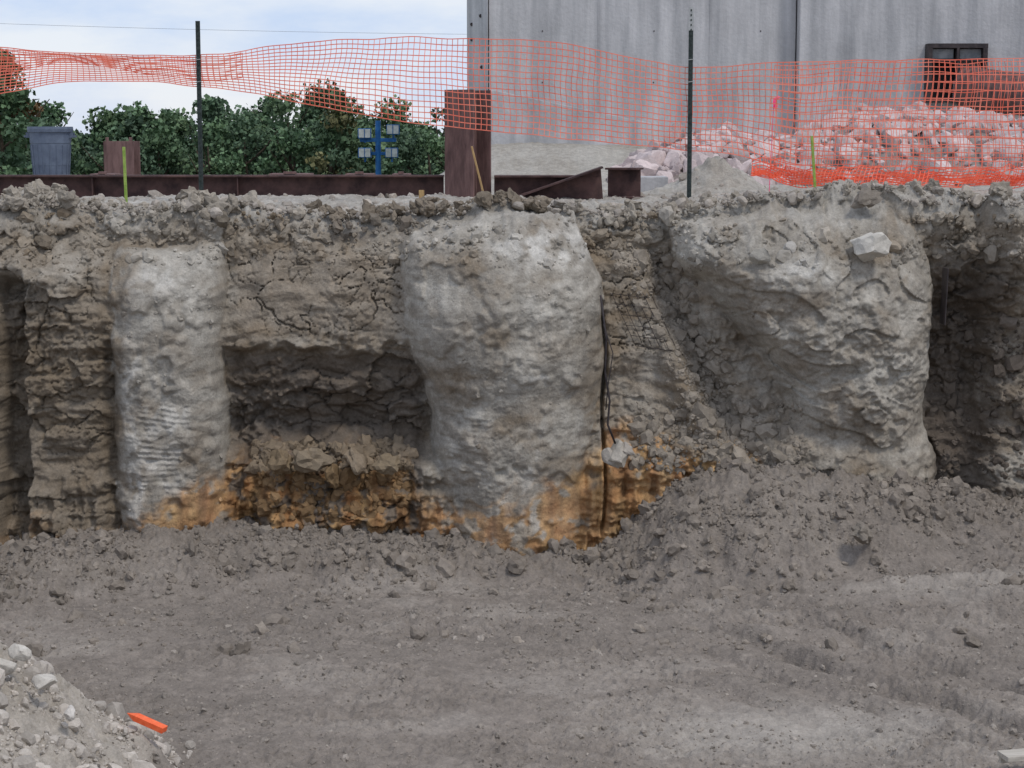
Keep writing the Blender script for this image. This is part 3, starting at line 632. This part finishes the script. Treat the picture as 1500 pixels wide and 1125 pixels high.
m=MB();lx,ly=-3.5,29.5
m.tube([(lx,ly,-.1),(lx,ly,4.95)],[.09,.07],12);m.box((lx,ly,4.45),(.95,.1,.1));m.box((lx,ly,4.1),(.8,.08,.08))
m.box((lx,ly+.05,.3),(.9,.9,.5))
for a_,b_ in((-.34,4.62),(.40,4.72),(-.34,4.12),(.36,4.12)):
    R=Matrix.Rotation(.15*a_,3,'Z')
    m.box((lx+a_,ly-.12,b_),(.34,.14,.26),0,R);m.box((lx+a_,ly-.20,b_),(.30,.02,.22),1,R);m.box((lx+a_,ly-.02,b_-.1),(.05,.1,.28))
    m.box((lx+a_,ly-.215,b_),(.02,.01,.22),0,R)
m.obj('light_tower',[M_blue,M_lamp],.008)
m=MB();m.tube([(-40+80*i/30,72,9.7-.02*i+.9*((i/30-.5)**2)*4) for i in range(31)],.008,5);m.obj('overhead_wire',M_wire)

# ------------------------------------------------------------------ trees
def crown(cx,cy,zb,h,r,nl,npl,leaf,pal,out):
    for l_ in range(nl):
        t_=rng.random()**.8;a_=rng.uniform(0,2*math.pi);rr=r*math.sqrt(rng.random())*math.sin(math.pi*min(.95,.25+.7*t_))*1.05
        lx_,ly_,lz=cx+rr*math.cos(a_),cy+rr*math.sin(a_),zb+h*(.12+.82*t_)
        R=r*rng.uniform(.20,.40);nn=int(npl*(R/r/.3)**2)
        d=rng.normal(size=(nn,3));d/=np.linalg.norm(d,axis=1)[:,None]
        rad=R*(rng.uniform(.4,1.25,nn))
        p=np.array([lx_,ly_,lz])+d*rad[:,None]*np.array([1,1,.75])
        tone=rng.uniform(.75,1.25)
        base=pal[rng.integers(len(pal))]
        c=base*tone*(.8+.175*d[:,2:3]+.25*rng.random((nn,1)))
        out.append((p,c,leaf*rng.uniform(.6,1.3,nn)))
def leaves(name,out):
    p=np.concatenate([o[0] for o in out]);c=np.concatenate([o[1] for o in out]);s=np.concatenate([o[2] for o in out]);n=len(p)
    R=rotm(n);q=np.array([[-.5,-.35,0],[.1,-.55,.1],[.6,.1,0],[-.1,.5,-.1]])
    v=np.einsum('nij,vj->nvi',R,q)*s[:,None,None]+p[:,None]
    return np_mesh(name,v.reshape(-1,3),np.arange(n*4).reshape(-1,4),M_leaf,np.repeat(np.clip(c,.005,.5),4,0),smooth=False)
G=[lin(88,110,84),lin(96,120,88),lin(82,102,80),lin(104,126,92)]
def trunk(m,cx,cy,z0_,h,r):
    m.tube([(cx,cy,z0_),(cx+.1,cy,z0_+h*.35),(cx-.05,cy,z0_+h*.8)],[r,r*.7,r*.2],8)
    for k_ in range(6):
        a_=rng.uniform(0,6.28);zz=z0_+h*rng.uniform(.25,.65);L=h*.25
        m.tube([(cx,cy,zz),(cx+L*.5*math.cos(a_),cy+L*.5*math.sin(a_),zz+L*.4),(cx+L*math.cos(a_),cy+L*math.sin(a_),zz+L)],[r*.4,r*.25,r*.08],6)
out=[];m=MB()
for row,(yy,lo,hi) in enumerate(((50,4.5,5.5),(56,5.0,6.2),(64,5.6,6.7))):
    x=-46+row
    while x<8:
        h=rng.uniform(lo,hi)+.35*math.sin(x*.45)
        trunk(m,x,yy,0,h,.14)
        crown(x,yy+rng.uniform(-1,1),-.1,h,1.8,20,150,.14 if row==0 else .17,G,out)
        x+=rng.uniform(1.3,1.9)
for k_ in range(34):
    x=rng.uniform(-30,4);crown(x,rng.uniform(43,47),-.2,rng.uniform(1.6,3.2),1.5,6,140,.15,[G[1],G[3],lin(112,138,96)],out)
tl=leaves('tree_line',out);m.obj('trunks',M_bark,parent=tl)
out=[];m=MB();trunk(m,-16.4,41,0.0,6.4,.16)
crown(-16.6,41,.3,7.2,1.7,36,190,.15,[G[0],G[1],G[1],lin(132,106,76)],out)
t1=leaves('tree',out);m.obj('trunk',M_bark,parent=t1)
out=[];m=MB();trunk(m,-6.6,49,0.0,5.4,.16);crown(-6.6,49,.2,6.3,1.7,30,160,.15,[G[0],G[1],lin(116,114,80),G[3]],out)
t2=leaves('tree.001',out);m.obj('trunk',M_bark,parent=t2)

# ------------------------------------------------------------------ light, world, camera
w=bpy.data.worlds.new('World');scene.world=w;w.use_nodes=True;nt=w.node_tree;bg=nt.nodes['Background']
sky=nt.nodes.new('ShaderNodeTexSky');sky.sky_type='NISHITA';sky.sun_disc=False;sky.dust_density=.2
el,az=math.radians(58),math.radians(135)
sky.sun_elevation=el;sky.sun_rotation=az
tc=nt.nodes.new('ShaderNodeTexCoord');mp=nt.nodes.new('ShaderNodeMapping');mp.inputs['Scale'].default_value=(1,1,3.2)
nt.links.new(tc.outputs['Generated'],mp.inputs[0])
cn=noise_node(nt,7,6,.58,mp.outputs[0])
# thin overcast: pale blue to near-white cloud, with a little clear sky showing through
cl=nt.nodes.new('ShaderNodeValToRGB');cl.color_ramp.elements[0].position=.38;cl.color_ramp.elements[1].position=.60
cl.color_ramp.elements[0].color=(.60,.72,.98,1);cl.color_ramp.elements[1].color=(.86,.90,1.0,1)
nt.links.new(cn.outputs[0],cl.inputs[0])
vs_=nt.nodes.new('ShaderNodeVectorMath');vs_.operation='SCALE';vs_.inputs['Scale'].default_value=7.6;nt.links.new(cl.outputs[0],vs_.inputs[0])
mx=nt.nodes.new('ShaderNodeMix');mx.data_type='RGBA';mx.inputs[0].default_value=.85
nt.links.new(sky.outputs[0],mx.inputs[6]);nt.links.new(vs_.outputs[0],mx.inputs[7])
nt.links.new(mx.outputs[2],bg.inputs[0]);bg.inputs[1].default_value=.125
sun=bpy.data.lights.new('sun','SUN');sun.energy=1.5;sun.angle=math.radians(12);sun.color=(1,.94,.86)
so=bpy.data.objects.new('sun',sun);scene.collection.objects.link(so)
d=Vector((math.sin(az)*math.cos(el),math.cos(az)*math.cos(el),math.sin(el)))
so.rotation_euler=d.to_track_quat('Z','Y').to_euler()
cam=bpy.data.cameras.new('camera');cam.sensor_width=36;cam.lens=66.7;cam.clip_end=6000;cam.clip_start=.1
co=bpy.data.objects.new('camera',cam);scene.collection.objects.link(co);co.location=(0,-20.5,4.53);co.rotation_euler=(math.radians(90-7.42),0,0)
scene.camera=co
scene.view_settings.view_transform='Standard';scene.view_settings.look='None';scene.view_settings.exposure=0
